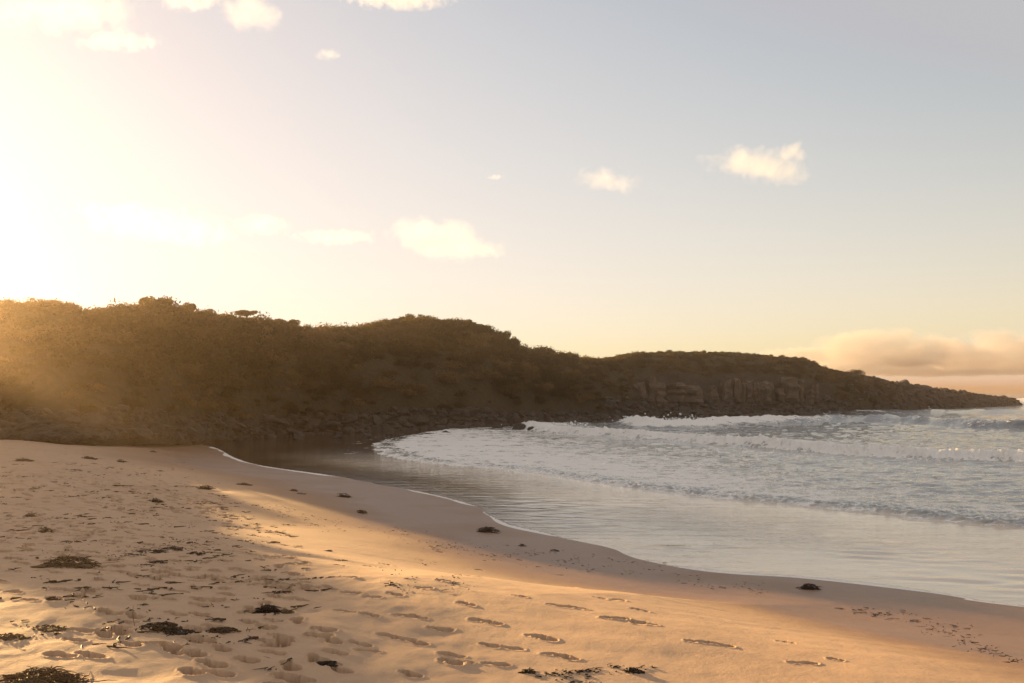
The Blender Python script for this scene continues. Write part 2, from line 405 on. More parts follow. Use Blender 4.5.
foam = np.where((dC > 3), .26+.14*perlin(WX*.06, WY*.15, 4), foam)
brk2 = sstep(0, .3, perlin(aD*.05, aD*0+9.7, 3))
foam = np.where((dD > -2) & (dD < 5), np.maximum(foam, .75*brk2*np.exp(-((dD-1.4)/1.5)**2)), foam)
foam = np.where(WY > 150, .14+.16*perlin(WX*.02, WY*.05, 1), foam)
capx = np.exp(-((WX-128)/26)**2-((WY-262)/9)**2); foam += .95*capx; Z += 1.5*capx*(WY < 400)*(1+.6*perlin(WX*.2, WY*.2, 2))
zs, _ss = beach_z(WX[near], WY[near]); ZS = np.full(WX.shape, -3.0); ZS[near] = zs
depth = Z-ZS
thin = (1-sstep(-.3, .6, dA))*(dS < 60)
edge = np.exp(-np.clip(dS-.02, 0, None)/.2)*(dS < 3)*sstep(.22, .75, .55+.9*perlin(aS*.17, aS*0+3, 2)+.25*sstep(14, 40, WY))
# faint left-over foam streaks on the thin sheet near the rocks
st = np.exp(-((dA+1.4+.8*perlin(WX*.2, WY*.2, 7))/.7)**2)*sstep(46, 58, WY); foam += .22*st*(dA < 0)
ripple = .10+.16*sstep(-6, -2, dA)*0 + .22*thin*sstep(2, 5.5, dS)*(1-sstep(7.5, 10.5, dS)) + .14*thin*np.exp(-dS/1.6)
ripple = np.where(dA > -.2, .30+.45*sstep(1, 15, WX), ripple); ripple = np.where(dB > 0, 1.0, ripple)
ripple = np.where(thin > .5, ripple+.03*sstep(30, 44, WY), ripple)
sheen_turbid = np.where(dA > 0, .95*np.exp(-np.clip(dB, 0, None)/5), 0)+np.clip(sstep(-7.5, -2, dA)*sstep(60, 46, WY)+sstep(27, 18, WY)+.25*perlin(WX*.3, WY*.5, 6), 0, 1)  # thin sheet: sky reflection painted in as paler colour; beyond the front, turbid surf
keep = ((depth > -.25) & (dS > -4)).ravel() | (~near).ravel()
wv = np.stack([WX, WY, Z], -1).reshape(-1, 3)
wf = grid_faces(*WX.shape, keep)
v_, f_, a_ = compact(wv, wf, {'foam': foam, 'thin': thin, 'edge': edge, 'ripple': ripple, 'sheen_turbid': sheen_turbid})
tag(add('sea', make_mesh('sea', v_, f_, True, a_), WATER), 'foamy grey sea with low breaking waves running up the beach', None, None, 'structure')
# the open sea all round, just under the waves
tag(add('sea_water', make_mesh('sea_water', [(-40000, 130, -.9), (40000, 130, -.9), (40000, 40000, -.9), (-40000, 40000, -.9)], [(0, 1, 2, 3)], False,
    {'foam': [.1]*4, 'ripple': [1]*4}), WATER), None, None, None, 'structure')

# ------------------------------------------------------------------ headland
# photo column, distance of foot, height of foot, distance of ridge, row of ridge
HT = [(-2,50,1.15,64,309),(30,50.5,1.15,65,308),(62,51,1.1,66,310),(82,52,1.1,67,320),(105,53,1.1,68,316),(150,57,1.0,72,313),(200,64,.5,78,318),(250,72,.1,86,323),
 (300,78,-.1,92,331),(340,82,-.1,97,333),(365,85,-.1,104,330),(400,88,-.1,112,321),(440,90,-.1,114,323),(470,92,-.1,114,325),(500,95,-.1,115,338),(530,99,-.1,119,354),
 (560,104,-.1,123,358),(600,110,-.1,131,360),(640,118,-.1,141,354),(700,126,-.1,149,352.5),(740,130,-.1,151,353.5),(785,133,-.1,153,358),(805,136,-.1,153,359),
 (825,140,-.1,155,368.5),(860,148,-.1,160,376),(890,160,-.1,170,382),(920,175,-.1,184,387),(950,195,-.1,202,391),(985,215,-.1,221,395.5),(1012,235,-.1,239,400),(1024,246,-.4,247,408)]
foot = [(-75,-60,1.5),(-66,-25,1.5),(-58,5,1.5),(-50,26,1.4),(-44,38,1.3)]
ridg = [(-105,-60,11),(-96,-18,11.5),(-86,18,12),(-74,42,12.8),(-62,52,14)]
# beyond the left edge of the photo: a gap added to light the left corner, a high shoulder, then a saddle that lets the low sun through
for px_, d_, z_ in ((-420,56,12.5),(-345,59,9.4),(-288,60.5,9.5),(-270,61,10.4),(-259,61.4,11.7),(-246,61.8,12.3),(-229,62,11.8),(-198,62.5,10.8),(-164,63,9.6),(-126,63.5,8.4),(-108,64,7.8),(-92,64,7.0),(-82,64,6.3),(-50,64,6.0),(-24,64,6.0),(-13,64,7.8)):
    foot.append(at(px_, d_-14.3, 1.2)); ridg.append(at(px_, d_, z_))
for x, db, zb, dr, yr in HT:
    foot.append(at(x, db, zb)); ridg.append(at(x, dr, None, yr))
FT = resample(foot, 720); RG = resample(ridg, 720); NU = len(FT)
NV = 64
vv = np.linspace(0, 2.0, NV)
pxu = FT[:, 0]/np.maximum(FT[:, 1], 1)*F+512     # photo column of each foot point
cliff = sstep(610, 660, pxu)*(1-sstep(815, 850, pxu))*(FT[:, 1] > 60)
HX = np.zeros((NU, NV)); HY = HX.copy(); HZm = HX.copy()
back = RG-FT; back[:, 2] = 0; bl = np.linalg.norm(back, axis=1, keepdims=True); bdir = back/np.maximum(bl, .5)
for j, v in enumerate(vv):
    if v <= 1:
        p = FT[:, :2]+(RG-FT)[:, :2]*v
        h1 = np.sin(np.pi/2*v)**1.0
        h1 = .16*sstep(0, .22, v) + .84*h1*sstep(0, .35, v)**.6 if v < .35 else .16+.84*h1
        # rock terrace: boulders below, an upright face, then a grassy slope back to the ridge
        h2 = np.interp(v, [0, .18, .30, .36, .44, .7, 1], [0, .10, .22, .26, .58, .88, 1])
        h = h1*(1-cliff)+h2*cliff
        z = FT[:, 2]+(RG-FT)[:, 2]*h
    else:
        w = v-1; wid = np.clip(bl[:, 0]*1.6, 3, 40)
        p = RG[:, :2]+bdir[:, :2]*(wid*w)[:, None]
        z = RG[:, 2]+(-1.6-RG[:, 2])*sstep(.08, 1, w)
    HX[:, j], HY[:, j], HZm[:, j] = p[:, 0], p[:, 1], z
amp = np.clip((RG[:, 2]-FT[:, 2])/9, .25, 1)[:, None]*np.sin(np.pi*np.clip(vv/1.0, 0, 1)*.92+.08)[None, :].clip(.15, 1)
lump = fbm(HX*.16, HY*.16, HZm*.16, 4)
HZm += amp*.85*lump*(vv[None, :] < 1.02)*np.clip(1.0-np.abs(vv[None, :]-1)*0, 0, 1)*sstep(1.0, .8, vv)[None, :]
d_out = amp*1.1*fbm(HX*.2+5, HY*.2, HZm*.2+8, 3)*sstep(1.0, .7, vv)[None, :]
HX -= bdir[:, 0][:, None]*d_out; HY -= bdir[:, 1][:, None]*d_out
HZm[:, 0] -= .5
rockm = np.clip((1-sstep(.09, .16, vv))[None, :] + cliff[:, None]*((vv < .50)*1.0)[None, :] + sstep(845, 900, pxu)[:, None]*(FT[:, 1] > 60)[:, None], 0, 1)
add_h = make_mesh('headland', np.stack([HX, HY, HZm], -1).reshape(-1, 3), grid_faces(NU, NV), True, {'rock': rockm})
tag(add('headland', add_h, HILL), 'low scrub covered headland with a rocky foot running out to sea', None, None, 'structure')
def hpt(i, v):
    fj = v/2*(NV-1); j = int(min(NV-2, math.floor(fj))); t = fj-j
    g = lambda A: A[i, j]*(1-t)+A[i, j+1]*t
    return g(HX), g(HY), g(HZm)
seg = np.linalg.norm(np.diff(FT[:, :2], axis=0), axis=1); cum = np.concatenate([[0], np.cumsum(seg)])

# ------------------------------------------------------------------ foliage
def leaf_quads(cen, nrm, size, r):
    """quads of about SIZE at CEN facing loosely along NRM"""
    n = len(cen); nrm = nrm+r.normal(0, .55, (n, 3)); nrm /= np.linalg.norm(nrm, axis=1, keepdims=True)
    a = np.cross(nrm, r.normal(0, 1, (n, 3))); a /= np.linalg.norm(a, axis=1, keepdims=True); b = np.cross(nrm, a)
    s = (size*r.uniform(.55, 1.25, n))[:, None]; a = a*s; b = b*s*.5
    V = np.stack([cen-a, cen-b*.9+a*.1, cen+a, cen+b*.9+a*.1], 1).reshape(-1, 3)
    return V, np.arange(4*n).reshape(n, 4)
def shrub_cloud(r, nl, size, flat=.75, lobes=7, spread=.55):
    """leaves of one shrub of about unit radius standing on z=0"""
    C, Nn = [], []
    for k in range(lobes):
        a = r.uniform(0, 6.283); q = spread*math.sqrt(r.uniform(0.05, 1))
        c = np.array([q*math.cos(a), q*math.sin(a), flat*r.uniform(.25, .75)*(1-.4*q)]); rad = r.uniform(.30, .52)
        m = nl//lobes
        d = r.normal(0, 1, (m, 3)); d /= np.linalg.norm(d, axis=1, keepdims=True); d[:, 2] = np.where(d[:, 2] < -.3, -d[:, 2], d[:, 2])
        rr_ = rad*(1-.45*r.uniform(0, 1, (m, 1))**2)*(1+.18*r.normal(0, 1, (m, 1)))
        p = c+d*rr_*np.array([1, 1, .85]); ok = p[:, 2] > -.05
        C.append(p[ok]); Nn.append(d[ok])
    return leaf_quads(np.vstack(C), np.vstack(Nn), size, r)

shrub_meshes = []
for k in range(9):
    r = np.random.default_rng(100+k)
    V, Fq = shrub_cloud(r, 800, .085, flat=r.uniform(.6, .95), lobes=int(r.integers(6, 11)))
    me = make_mesh('shrub', V, Fq); me.materials.append(LEAF if k % 3 else LEAF_B); shrub_meshes.append(me)

# the scrub that reads as one mass: patches of leaves all over the slope
V_, F_, off = [], [], 0
TINT = []
r = np.random.default_rng(9)
protos, protos_big = [], []
for k in range(8):
    rk_ = np.random.default_rng(300+k); protos.append(shrub_cloud(rk_, 340, .14, flat=rk_.uniform(.55, .9), lobes=6, spread=.6))
for k in range(6):
    rk_ = np.random.default_rng(350+k); protos_big.append(shrub_cloud(rk_, 900, .075, flat=rk_.uniform(.5, .8), lobes=9, spread=.6))
npatch = 0
inframe = [i for i in range(NU-1) if seg[i] > 0]
prob = seg/seg.sum()
mats_i = []
while npatch < 3000:
    i = int(r.choice(NU-1, p=prob)); px = pxu[i]; inf = FT[i, 1] > 45 and px > -120
    if not inf and r.random() < .75: continue
    vmin, vmax = .12, 1.12
    if cliff[i] > .5: vmin = .50
    v = r.uniform(vmin, vmax)
    k = sstep(850, 930, px) if inf else 0
    if r.random() < k: continue
    x, y, z = hpt(i, v)
    if x*x+y*y < 9: continue
    sc_ = r.choice([.5, .7, .9, 1.2, 1.5, 1.8] if v < .82 else [.45, .6, .75])*r.uniform(.85, 1.15)*(1.0 if not inf else float(np.interp(px, [0, 540, 600, 1000], [1, 1, .62, .42])))
    if v < .2: sc_ *= .6
    V, Fq = (protos_big if sc_ > 1 else protos)[int(r.integers(6))]
    a = r.uniform(0, 6.283); ca, sa = math.cos(a), math.sin(a)
    P = V*np.array([sc_, sc_, sc_*r.uniform(.7, 1.1)]); P = np.stack([P[:, 0]*ca-P[:, 1]*sa, P[:, 0]*sa+P[:, 1]*ca, P[:, 2]], 1)+np.array([x, y, z-.15*sc_])
    V_.append(P); F_.append(Fq+off); off += len(P); npatch += 1; TINT.append(np.full(len(P), np.clip(.40+1.25*float(perlin(x*.22, y*.22, z*.35))+r.normal(0, .22), 0, 1)))
LEAF_S = mat_leaf('scrub_mass_leaves', (.018, .013, .006), (.052, .036, .015), (.105, .066, .029), tint=True)
o = add('scrub', make_mesh('scrub', np.vstack(V_), np.vstack(F_), False, {'tint': np.concatenate(TINT)}), LEAF_S)
tag(o, 'dense brown green scrub matted over the slope of the headland', 'scrub', None, 'stuff')

def place_shrub(x, y, z, s, label, group, k=None, sz=1.0):
    me = shrub_meshes[random.randrange(len(shrub_meshes)) if k is None else k]
    o = bpy.data.objects.new('shrub', me); COL.objects.link(o)
    o.location = (x, y, z); o.scale = (s, s, s*sz); o.rotation_euler = (0, 0, random.uniform(0, 6.283))
    tag(o, label, 'shrub', group); return o
# shrubs one can pick out along the skyline
idx = [i for i in range(NU) if FT[i, 1] > 45 and -90 < pxu[i] < 870]
rs = random.Random(4)
i = idx[0]
while i < idx[-1]:
    px = pxu[i]
    s = rs.choice([.6, .8, 1.0, 1.15, 1.4])*float(np.interp(px, [0, 520, 600, 860], [1.05, 1.1, .75, .6]))
    x, y, z = hpt(i, rs.uniform(.93, 1.03))
    if px < 345: lab, g = 'dark rounded shrub on the skyline of the near left ridge', 'shrubs along the near left ridge'
    elif px < 545: lab, g = 'sunlit olive shrub on top of the tallest middle hill', 'shrubs on top of the middle hill'
    else: lab, g = 'low tufted shrub on the flat top above the rock columns', 'low shrubs above the rock columns'
    if not (76 < px < 92): place_shrub(x, y, z-.35*s, s, lab, g, None, rs.uniform(.7, 1.0))
    d = 0; step = s*rs.uniform(.55, 1.0)
    while d < step and i < idx[-1]: d += math.hypot(RG[i+1, 0]-RG[i, 0], RG[i+1, 1]-RG[i, 1]); i += 1
# larger shrubs low on the slope
for n in range(70):
    i = rs.choice(idx); px = pxu[i]
    if px > 620: continue
    v = rs.uniform(.3, .85); x, y, z = hpt(i, v); s = rs.uniform(.8, 1.5)
    place_shrub(x, y, z-.3*s, s, 'rounded bush bulging from the scrub on the shaded slope', 'bushes on the shaded slope', None, rs.uniform(.7, 1))

def tube(path, rad, ns=7):
    path = np.array(path, float); n = len(path); V = []
    for i in range(n):
        t = path[min(i+1, n-1)]-path[max(i-1, 0)]; t /= np.linalg.norm(t)+1e-9
        up = np.array([0, 0, 1.]) if abs(t[2]) < .9 else np.array([1., 0, 0])
        a = np.cross(t, up); a /= np.linalg.norm(a); b = np.cross(t, a)
        for k in range(ns):
            q = 6.2832*k/ns; V.append(path[i]+rad[i]*(a*math.cos(q)+b*math.sin(q)))
    Fc = [(i*ns+k, i*ns+(k+1) % ns, (i+1)*ns+(k+1) % ns, (i+1)*ns+k) for i in range(n-1) for k in range(ns)]
    return np.array(V), np.array(Fc)
def join(parts):
    V, Fc, o_ = [], [], 0
    for v, f in parts: V.append(v); Fc.append(np.asarray(f)+o_); o_ += len(v)
    return np.vstack(V), np.vstack(Fc)

def tree(px, D, py_top, width, height, label, seed, flat=.8, umbrella=False):
    """small windswept tree on the ridge: trunk with limbs, and a crown of leaf clumps"""
    r = np.random.default_rng(seed); x, y, ztop = at(px, D, None, py_top); base = np.array([x, y, ztop-height])
    root = add('windswept_tree', None, None, None, tuple(base)); tag(root, label, 'tree')
    parts = [tube([(0, 0, -.6), (.05, 0, height*.25), (.12*width*.3, .03, height*.55)], [.13, .10, .07])]
    for k in range(5):
        a = k*1.257+r.uniform(-.3, .3); q = width*.36
        parts.append(tube([(.04*width, 0, height*.45), (q*.5*math.cos(a), q*.5*math.sin(a), height*.66), (q*math.cos(a), q*math.sin(a), height*.82)], [.06, .045, .02], 5))
    add('trunk', make_mesh('trunk', *join(parts), True), BARK, root)
    lob = 9; C, Nn = [], []
    for k in range(lob):
        a = r.uniform(0, 6.283); q = width*.5*.72*math.sqrt(r.uniform(0, 1))
        c = np.array([q*math.cos(a), q*math.sin(a), height*((.66 if umbrella else .62)+r.uniform(-.12, .22 if umbrella else .16)*(1-(q/width)*1.2))])
        rad = width*r.uniform(.14, .24); m = 170
        d = r.normal(0, 1, (m, 3)); d /= np.linalg.norm(d, axis=1, keepdims=True)
        C.append(c+d*rad*np.array([1, 1, .5 if umbrella else flat])*(1-.4*r.uniform(0, 1, (m, 1))**2)*(1+.15*r.normal(0, 1, (m, 1)))); Nn.append(d)
    C = np.vstack(C); C[:, 2] += .12; C[:, 2] = np.minimum(C[:, 2], height*1.06)
    add('crown', make_mesh('crown', *leaf_quads(C, np.vstack(Nn), .10, r)), LEAF, root)
tree(150, 72, 294, 1.5, 2.2, 'bushy tree with two crowns standing highest on the near left ridge', 1)
tree(162, 72.5, 295.5, 1.7, 2.0, 'dense rounded tree beside the highest bushy tree on the left ridge', 2, .7)
tree(187, 74, 302, 1.5, 1.7, 'smaller tree with a pale gap in its crown right of the highest trees', 3)
tree(246, 85.6, 310, 1.9, 1.0, 'little wide flat topped tree by itself on the left ridge', 4, .38)
tree(20, 65, 298, 3.6, 2.3, 'broad dark tree on the ridge at the left edge', 5, .6)
tree(56, 66, 299, 2.7, 2.2, 'rounded dark tree on the left side of the small skyline gap', 6, .65)
tree(80, 67, 309, .7, 1.2, 'thin spindly sapling standing in the small skyline gap', 7, .9)
tree(122, 69, 307, 3.2, 1.8, 'wide low tree on the ridge just right of the skyline gap', 8, .55)
tree(275, 88.5, 318, 2.0, 1.6, 'squat dark tree on the ridge where it slopes down to the right', 9, .6)
tree(292, 90, 318.5, 1.8, 1.5, 'round headed tree on the falling end of the left ridge', 10, .7)
tree(505, 114.5, 330, 2.0, 2.2, 'open leafy tree on the right shoulder of the middle hill', 11, .9)
tree(514, 115, 336, 1.6, 2.0, 'lower leggy tree at the right end of the middle hill', 12, .9)
tree(857, 160, 370, 2.6, 1.5, 'small pointed bush tree near the seaward end of the headland', 13, .8)

# ------------------------------------------------------------------ rocks
def boulder_mesh(seed, sub=3, cuts=13):
    import bmesh
    r = np.random.default_rng(seed); bm = bmesh.new(); bmesh.ops.create_icosphere(bm, subdivisions=sub, radius=1)
    P = np.array([v.co[:] for v in bm.verts]); Fc = np.array([[v.index for v in f.verts] for f in bm.faces]); bm.free()
    for k in range(cuts):
        n = r.normal(0, 1, 3); n /= np.linalg.norm(n); d = r.uniform(.50, .82)
        e = np.clip(P@n-d, 0, None); P = P-e[:, None]*n
    P *= 1+.10*fbm(P[:, 0]*1.6+seed, P[:, 1]*1.6, P[:, 2]*1.6, 3)[:, None]
    P *= np.array([r.uniform(.9, 1.25), r.uniform(.75, 1), r.uniform(.55, .8)])
    return P, Fc
bms = []
for k in range(10):
    P, Fc = boulder_mesh(50+k); me = make_mesh('boulder', P, Fc); me.materials.append(ROCK); bms.append(me)
wet_bms = []
for k in range(4):
    P, Fc = boulder_mesh(80+k); me = make_mesh('boulder', P, Fc); me.materials.append(ROCK_WET); wet_bms.append(me)
low = [boulder_mesh(70+k, 2, 9) for k in range(8)]
rs = random.Random(8)
def put_boulder(x, y, z, s, label, group, wet=False):
    o = bpy.data.objects.new('boulder', rs.choice(wet_bms if wet else bms)); COL.objects.link(o)
    o.location = (x, y, z); o.scale = (s, s, s*rs.uniform(.7, 1)); o.rotation_euler = (rs.uniform(-.3, .3), rs.uniform(-.3, .3), rs.uniform(0, 6.283))
    tag(o, label, 'boulder', group); return o
idxr = [i for i in range(NU) if FT[i, 1] > 45 and -60 < pxu[i] < 1020]
# the boulders that show largest: lower apron of the headland, nearest part
nb = 0
while nb < 270:
    i = rs.choice(idxr); px = pxu[i]
    v = rs.uniform(-.02, .115 if px < 600 else .2) if px < 850 else rs.uniform(0, 1.0); x, y, z = hpt(i, max(0, v))
    if px < 170:
        if rs.random() < .35: continue
        lab, g = 'weathered boulder in the rubble between the sand and the scrub', 'boulders above the sand'
    elif px < 540: lab, g = 'dark boulder heaped at the foot of the middle hill by the wash', 'boulders at the foot of the middle hill'
    elif px < 840: lab, g = 'dark boulder in the rock pile below the rock columns', 'boulders below the rock columns'
    else: lab, g = 'black jagged boulder on the low point running out to sea', 'boulders on the low point'
    s = rs.choice([.3, .4, .55, .8, 1.1])*float(np.interp(px, [0, 300, 600, 900, 1020], [.75, .9, 1.1, 1.25, 1.2]))
    if v < 0: x, y = x-bdir[i, 0]*rs.uniform(0, 1.2), y-bdir[i, 1]*rs.uniform(0, 1.2); s *= .8; z = max(z, 0)
    put_boulder(x, y, max(z, FT[i, 2]+.05)+.05*s, s, lab, g); nb += 1
# all the lesser stones as one mass of rubble
V_, F_, off = [], [], 0; r = np.random.default_rng(77)
for n in range(3000):
    i = int(r.choice(idxr)); px = pxu[i]
    vm = .36 if cliff[i] > .5 else (.125 if px < 600 else .2 if px < 845 else 1.0)
    v = r.uniform(0, vm)**1.0; x, y, z = hpt(i, v)
    s = r.uniform(.15, .5)*float(np.interp(px, [0, 300, 600, 900, 1020], [.85, 1, 1.35, 1.7, 1.8]))
    P, Fc = low[int(r.integers(8))]; a = r.uniform(0, 6.283); ca, sa = math.cos(a), math.sin(a); P = P*s*np.array([1, 1, r.uniform(.6, 1.1)])
    P = np.stack([P[:, 0]*ca-P[:, 1]*sa, P[:, 0]*sa+P[:, 1]*ca, P[:, 2]], 1)+np.array([x, y, max(z, FT[i, 2]-.05)+.1*s])
    V_.append(P); F_.append(Fc+off); off += len(P)
tag(add('rubble', make_mesh('rubble', np.vstack(V_), np.vstack(F_)), ROCK), 'broken dark stones spread along the foot of the headland', 'rubble', None, 'stuff')
# rocks standing apart in the wash
for px, py, w, lab in ((518, 430.5, 1.15, 'large black rock standing alone in the wash below the middle hill'), (531, 431.5, .75, 'smaller black rock touching the lone rock in the wash'),
    (388, 436.5, .55, 'dark stone at the left end of the white wash'), (447, 434.0, .6, 'low wet stone at the edge of the cream coloured wash'), (497, 429.5, .8, 'rounded wet rock just left of the lone black rock'),
    (365, 438, .7, 'flat wet rock beside the dark strip of shallow water'), (338, 438.5, .8, 'broad wet rock at the head of the shallow water'), (298, 440, .6, 'wet stone by the pale patch of foam under the rubble'),
    (237, 441, .7, 'wet stone where the sand tongue meets the rubble'), (743, 415.5, 1.2, 'rock with spray breaking over it below the columns')):
    x, y = on_level(px, py, 0.0); put_boulder(x, y, .12*w, w*.8, lab, None, True)

# upright columns of the cliff face
def column_mesh(seed, w, h):
    r = np.random.default_rng(seed); n = 6; ang = np.sort(np.arange(n)*6.283/n+r.uniform(-.22, .22, n)); V = []; lev = 7
    for k in range(lev):
        z = h*k/(lev-1); jx, jy = (r.uniform(-.16, .16, 2) if r.random() < .5 else r.uniform(-.04, .04, 2))*w; kq = r.uniform(.82, 1.08)
        for a in ang:
            q = w/2*kq*(1+r.uniform(-.07, .07))*(.9 if k == lev-1 else 1); V.append((q*math.cos(a)+jx, q*math.sin(a)*.9+jy, z+(r.uniform(-.12, .12)*w if k == lev-1 else 0)))
    Fc = [(k*n+i, k*n+(i+1) % n, (k+1)*n+(i+1) % n, (k+1)*n+i) for k in range(lev-1) for i in range(n)]
    t = (lev-1)*n; Fc += [(t, t+1, t+2, t+3), (t, t+3, t+4, t+5)]
    return np.array(V), np.array(Fc)
cms = []
for k in range(7):
    me = make_mesh('rock_column', *column_mesh(k+500, 1.0, 1.0)); me.materials.append(BASALT); cms.append(me)
px = 618.0
while px < 822:
    i = int(np.abs(np.where(FT[:, 1] > 60, pxu, -1e9)-px).argmin()); x, y, z = hpt(i, .37)
    w = rs.choice([.9, 1.2, 1.6, 2.2, 2.8])*rs.uniform(.9, 1.1); hgt = rs.uniform(2.1, 3.7)*float(np.interp(px, [618, 650, 780, 822], [.6, 1, .95, .6])); q = rs.uniform(-1.6, .2)
    o = bpy.data.objects.new('rock_column', rs.choice(cms)); COL.objects.link(o)
    o.location = (x+bdir[i, 0]*q, y+bdir[i, 1]*q, 1.8+rs.uniform(-.2, .3)); o.scale = (w, w*.9, hgt); o.rotation_euler = (rs.uniform(-.03, .03), rs.uniform(-.04, .04), rs.uniform(0, 6.28))
    tag(o, 'upright grey brown rock column in the cliff face below the flat top', 'rock column', 'rock columns of the cliff face', 'thing')
    px += w/y*F*rs.choice([.6, .75, .9, 1.15])

# ------------------------------------------------------------------ seaweed on the sand
def strand(r, base, L, w, lift, curl):
    n = 5; a = r.uniform(0, 6.283); p = np.array(base, float); path = [p.copy()]; up = lift
    for k in range(n-1):
        a += r.normal(0, curl); p = p+np.array([math.cos(a), math.sin(a), up])*L/(n-1); up = up*.55-.22; p[2] = max(p[2], .004); path.append(p.copy())
    rad = [w, w*.95, w*.8, w*.6, w*.25]
    return tube(path, rad, 4)
def clump(px, py, w, h, mat, label, seed, n=150, thick=.005, lift=.8, name='seaweed_clump'):
    r = np.random.default_rng(seed); x, y, z = ground_hit(px, py); k = y/F; W, H = w*k, max(h*k, .03)
    parts = []
    # a lumpy core of packed weed under the loose strands
    for q in range(4):
        P, Fc = boulder_mesh(seed+q*37, 2, 5); g = (1, .62, .5, .42)[q]; P = P*np.array([W*.30*g, W*.22*g, H*.60*g]); P[:, 2] = np.maximum(P[:, 2]+H*.1, -.02)
        P *= 1+.35*fbm(P[:, 0]*16, P[:, 1]*16, P[:, 2]*16, 2)[:, None]
        if q: P = P+np.array([r.uniform(-.36, .36)*W, r.uniform(-.16, .16)*W, 0])
        parts.append((P, np.concatenate([Fc, Fc[:, 2:3]], 1)))
    for s in range(max(4, n//14)):
        parts.append(strand(r, (r.uniform(-.4, .4)*W, r.uniform(-.2, .2)*W, .01), r.uniform(.25, .6)*W, thick, .05, .35))
    for s in range(n):
        a = r.uniform(0, 6.283); q = math.sqrt(r.uniform(0, 1)); bx, by = W*.48*q*math.cos(a), W*.28*q*math.sin(a)
        parts.append(strand(r, (bx, by, H*.62*(1-q*q)+.004), r.uniform(.3, .9)*max(H*.95, .05), thick*r.uniform(.6, 1.3), lift*r.uniform(.2, 1.1)*(1-.6*q), .55))
    o = add(name, make_mesh(name, *join(parts)), mat, None, (x, y, z-.01)); tag(o, label, 'seaweed', 'clumps of seaweed washed up on the sand'); return o
CL = [(68,566,62,13,WEED_DRY,'wide bristly mound of dry brown seaweed alone on the left sand',320),(40,684,96,20,WEED_DRY,'large tuft of brown seaweed cut by the bottom left corner',320),
 (267,612,24,11,WEED_DARK,'compact black lump of seaweed among footprints in the shade',110),(160,628,48,9,WEED,'ragged reddish brown seaweed with one thin stem standing up',130),
 (205,489,20,6,WEED,'dark mound of seaweed above the start of the sunlit streak',90),(243,485,18,3.5,WEED,'low flat seaweed strip right of the dark mound near the streak',60),
 (293,491,10,3,WEED_DARK,'tiny dark tuft, left one of a pair below the wet edge',40),(301,494,12,2.5,WEED_DARK,'tiny dark strip, right one of a pair below the wet edge',40),
 (343,497,16,6,WEED_DARK,'dark tuft with a trailing tail near the wet edge',70),(361,513,13,5,WEED,'pointed little seaweed tuft on the damp shaded sand',60),
 (487,532,24,8,WEED_DARK,'black bristly seaweed tuft beside the curl of foam',120),(809,589,24,8,WEED_DARK,'smooth dark seaweed lump alone on the bare sand at right',110),
 (522,546,9,3,WEED_DARK,'small black tuft just below the tuft at the foam curl',30),(555,551,11,3,WEED_DARK,'small dark scrap of weed on the drift line in the middle',30),
 (632,672,26,7,WEED_DARK,'dark weed lump on the ledge at the bottom middle',70),(528,672,16,5,WEED,'reddish scrap of weed at the bottom edge beside the ledge',50),
 (325,664,26,4,WEED_DARK,'flat patch of blackish weed in a hollow at the bottom',70),(222,630,34,4,WEED,'spread out mat of thin brown weed between footprints',80),
 (46,629,46,5,WEED_DRY,'long low strip of dry weed on the lower left sand',90),(8,638,40,7,WEED_DRY,'reddish brown weed strip running off the left edge',80),
 (182,632,34,4,WEED_DARK,'thin dark stalk of kelp lying right of the reddish clump',50),(45,532,18,7,WEED_DRY,'pale brown hummock of weed above the bristly mound',60),
 (32,516,16,5,WEED_DRY,'small pale weed hummock, upper one of two at left',50),(155,502,14,6,WEED,'dark peaked weed heap amid the trodden sand',60),
 (88,459,20,4,WEED,'flat dark weed heap far up the left beach',50),(22,461,24,5,WEED_DRY,'far pale weed heap near the left edge below the rubble',50),
 (36,489,16,3,WEED_DRY,'faint low weed strip on the far left sand',40),(153,452,8,3,WEED,'far dark weed speck just below the sand tongue',30),
 (40,437,26,5,WEED_DRY,'dry grassy tuft where the sand meets the rubble',60),(174,549,28,4,WEED,'narrow dark weed bar in the middle of the trodden sand',60),
 (195,554,20,4,WEED,'short dark weed bar touching the end of a longer bar',50),(285,612,18,4,WEED_DRY,'greyish weed scrap right of the black lump',40),
 (120,462,12,4,WEED,'small far weed heap right of the flat dark heap',40)]
for k, (px, py, w, h, mt, lab, n) in enumerate(CL):
    o = clump(px, py, w, h, mt, lab, 900+k, n, .004 if mt is WEED_DRY else .006, 1.1 if mt is WEED_DRY else .7)
    if 'one thin stem' in lab:
        stem = tube([(-.20, .02, 0), (-.215, .02, .06), (-.225, .03, .12), (-.222, .03, .18)], [.0024, .002, .0018, .001], 5)
        add('stem', make_mesh('stem', *stem), WEED_DRY, o)

SCRAPS = []
rq = np.random.default_rng(61)
for k in range(360):
    px, py = rq.uniform(-10, 340), 462+abs(rq.normal(0, 1))*66
    if py > 676 or (px < 90 and py > 610) or px > 150+(py-440)*1.6 or (px < 60 and rq.random() < .5): continue
    x, y, z = ground_hit(px, py); ps = []
    for q in range(int(rq.integers(2, 7))):
        st_ = strand(rq, (rq.normal(0, .09), rq.normal(0, .03), .004), rq.uniform(.05, .20), rq.uniform(.004, .010), .10, .5); ps.append(st_)
    V, Fq = join(ps); SCRAPS.append((V+np.array([x, y, z-.002]), Fq))
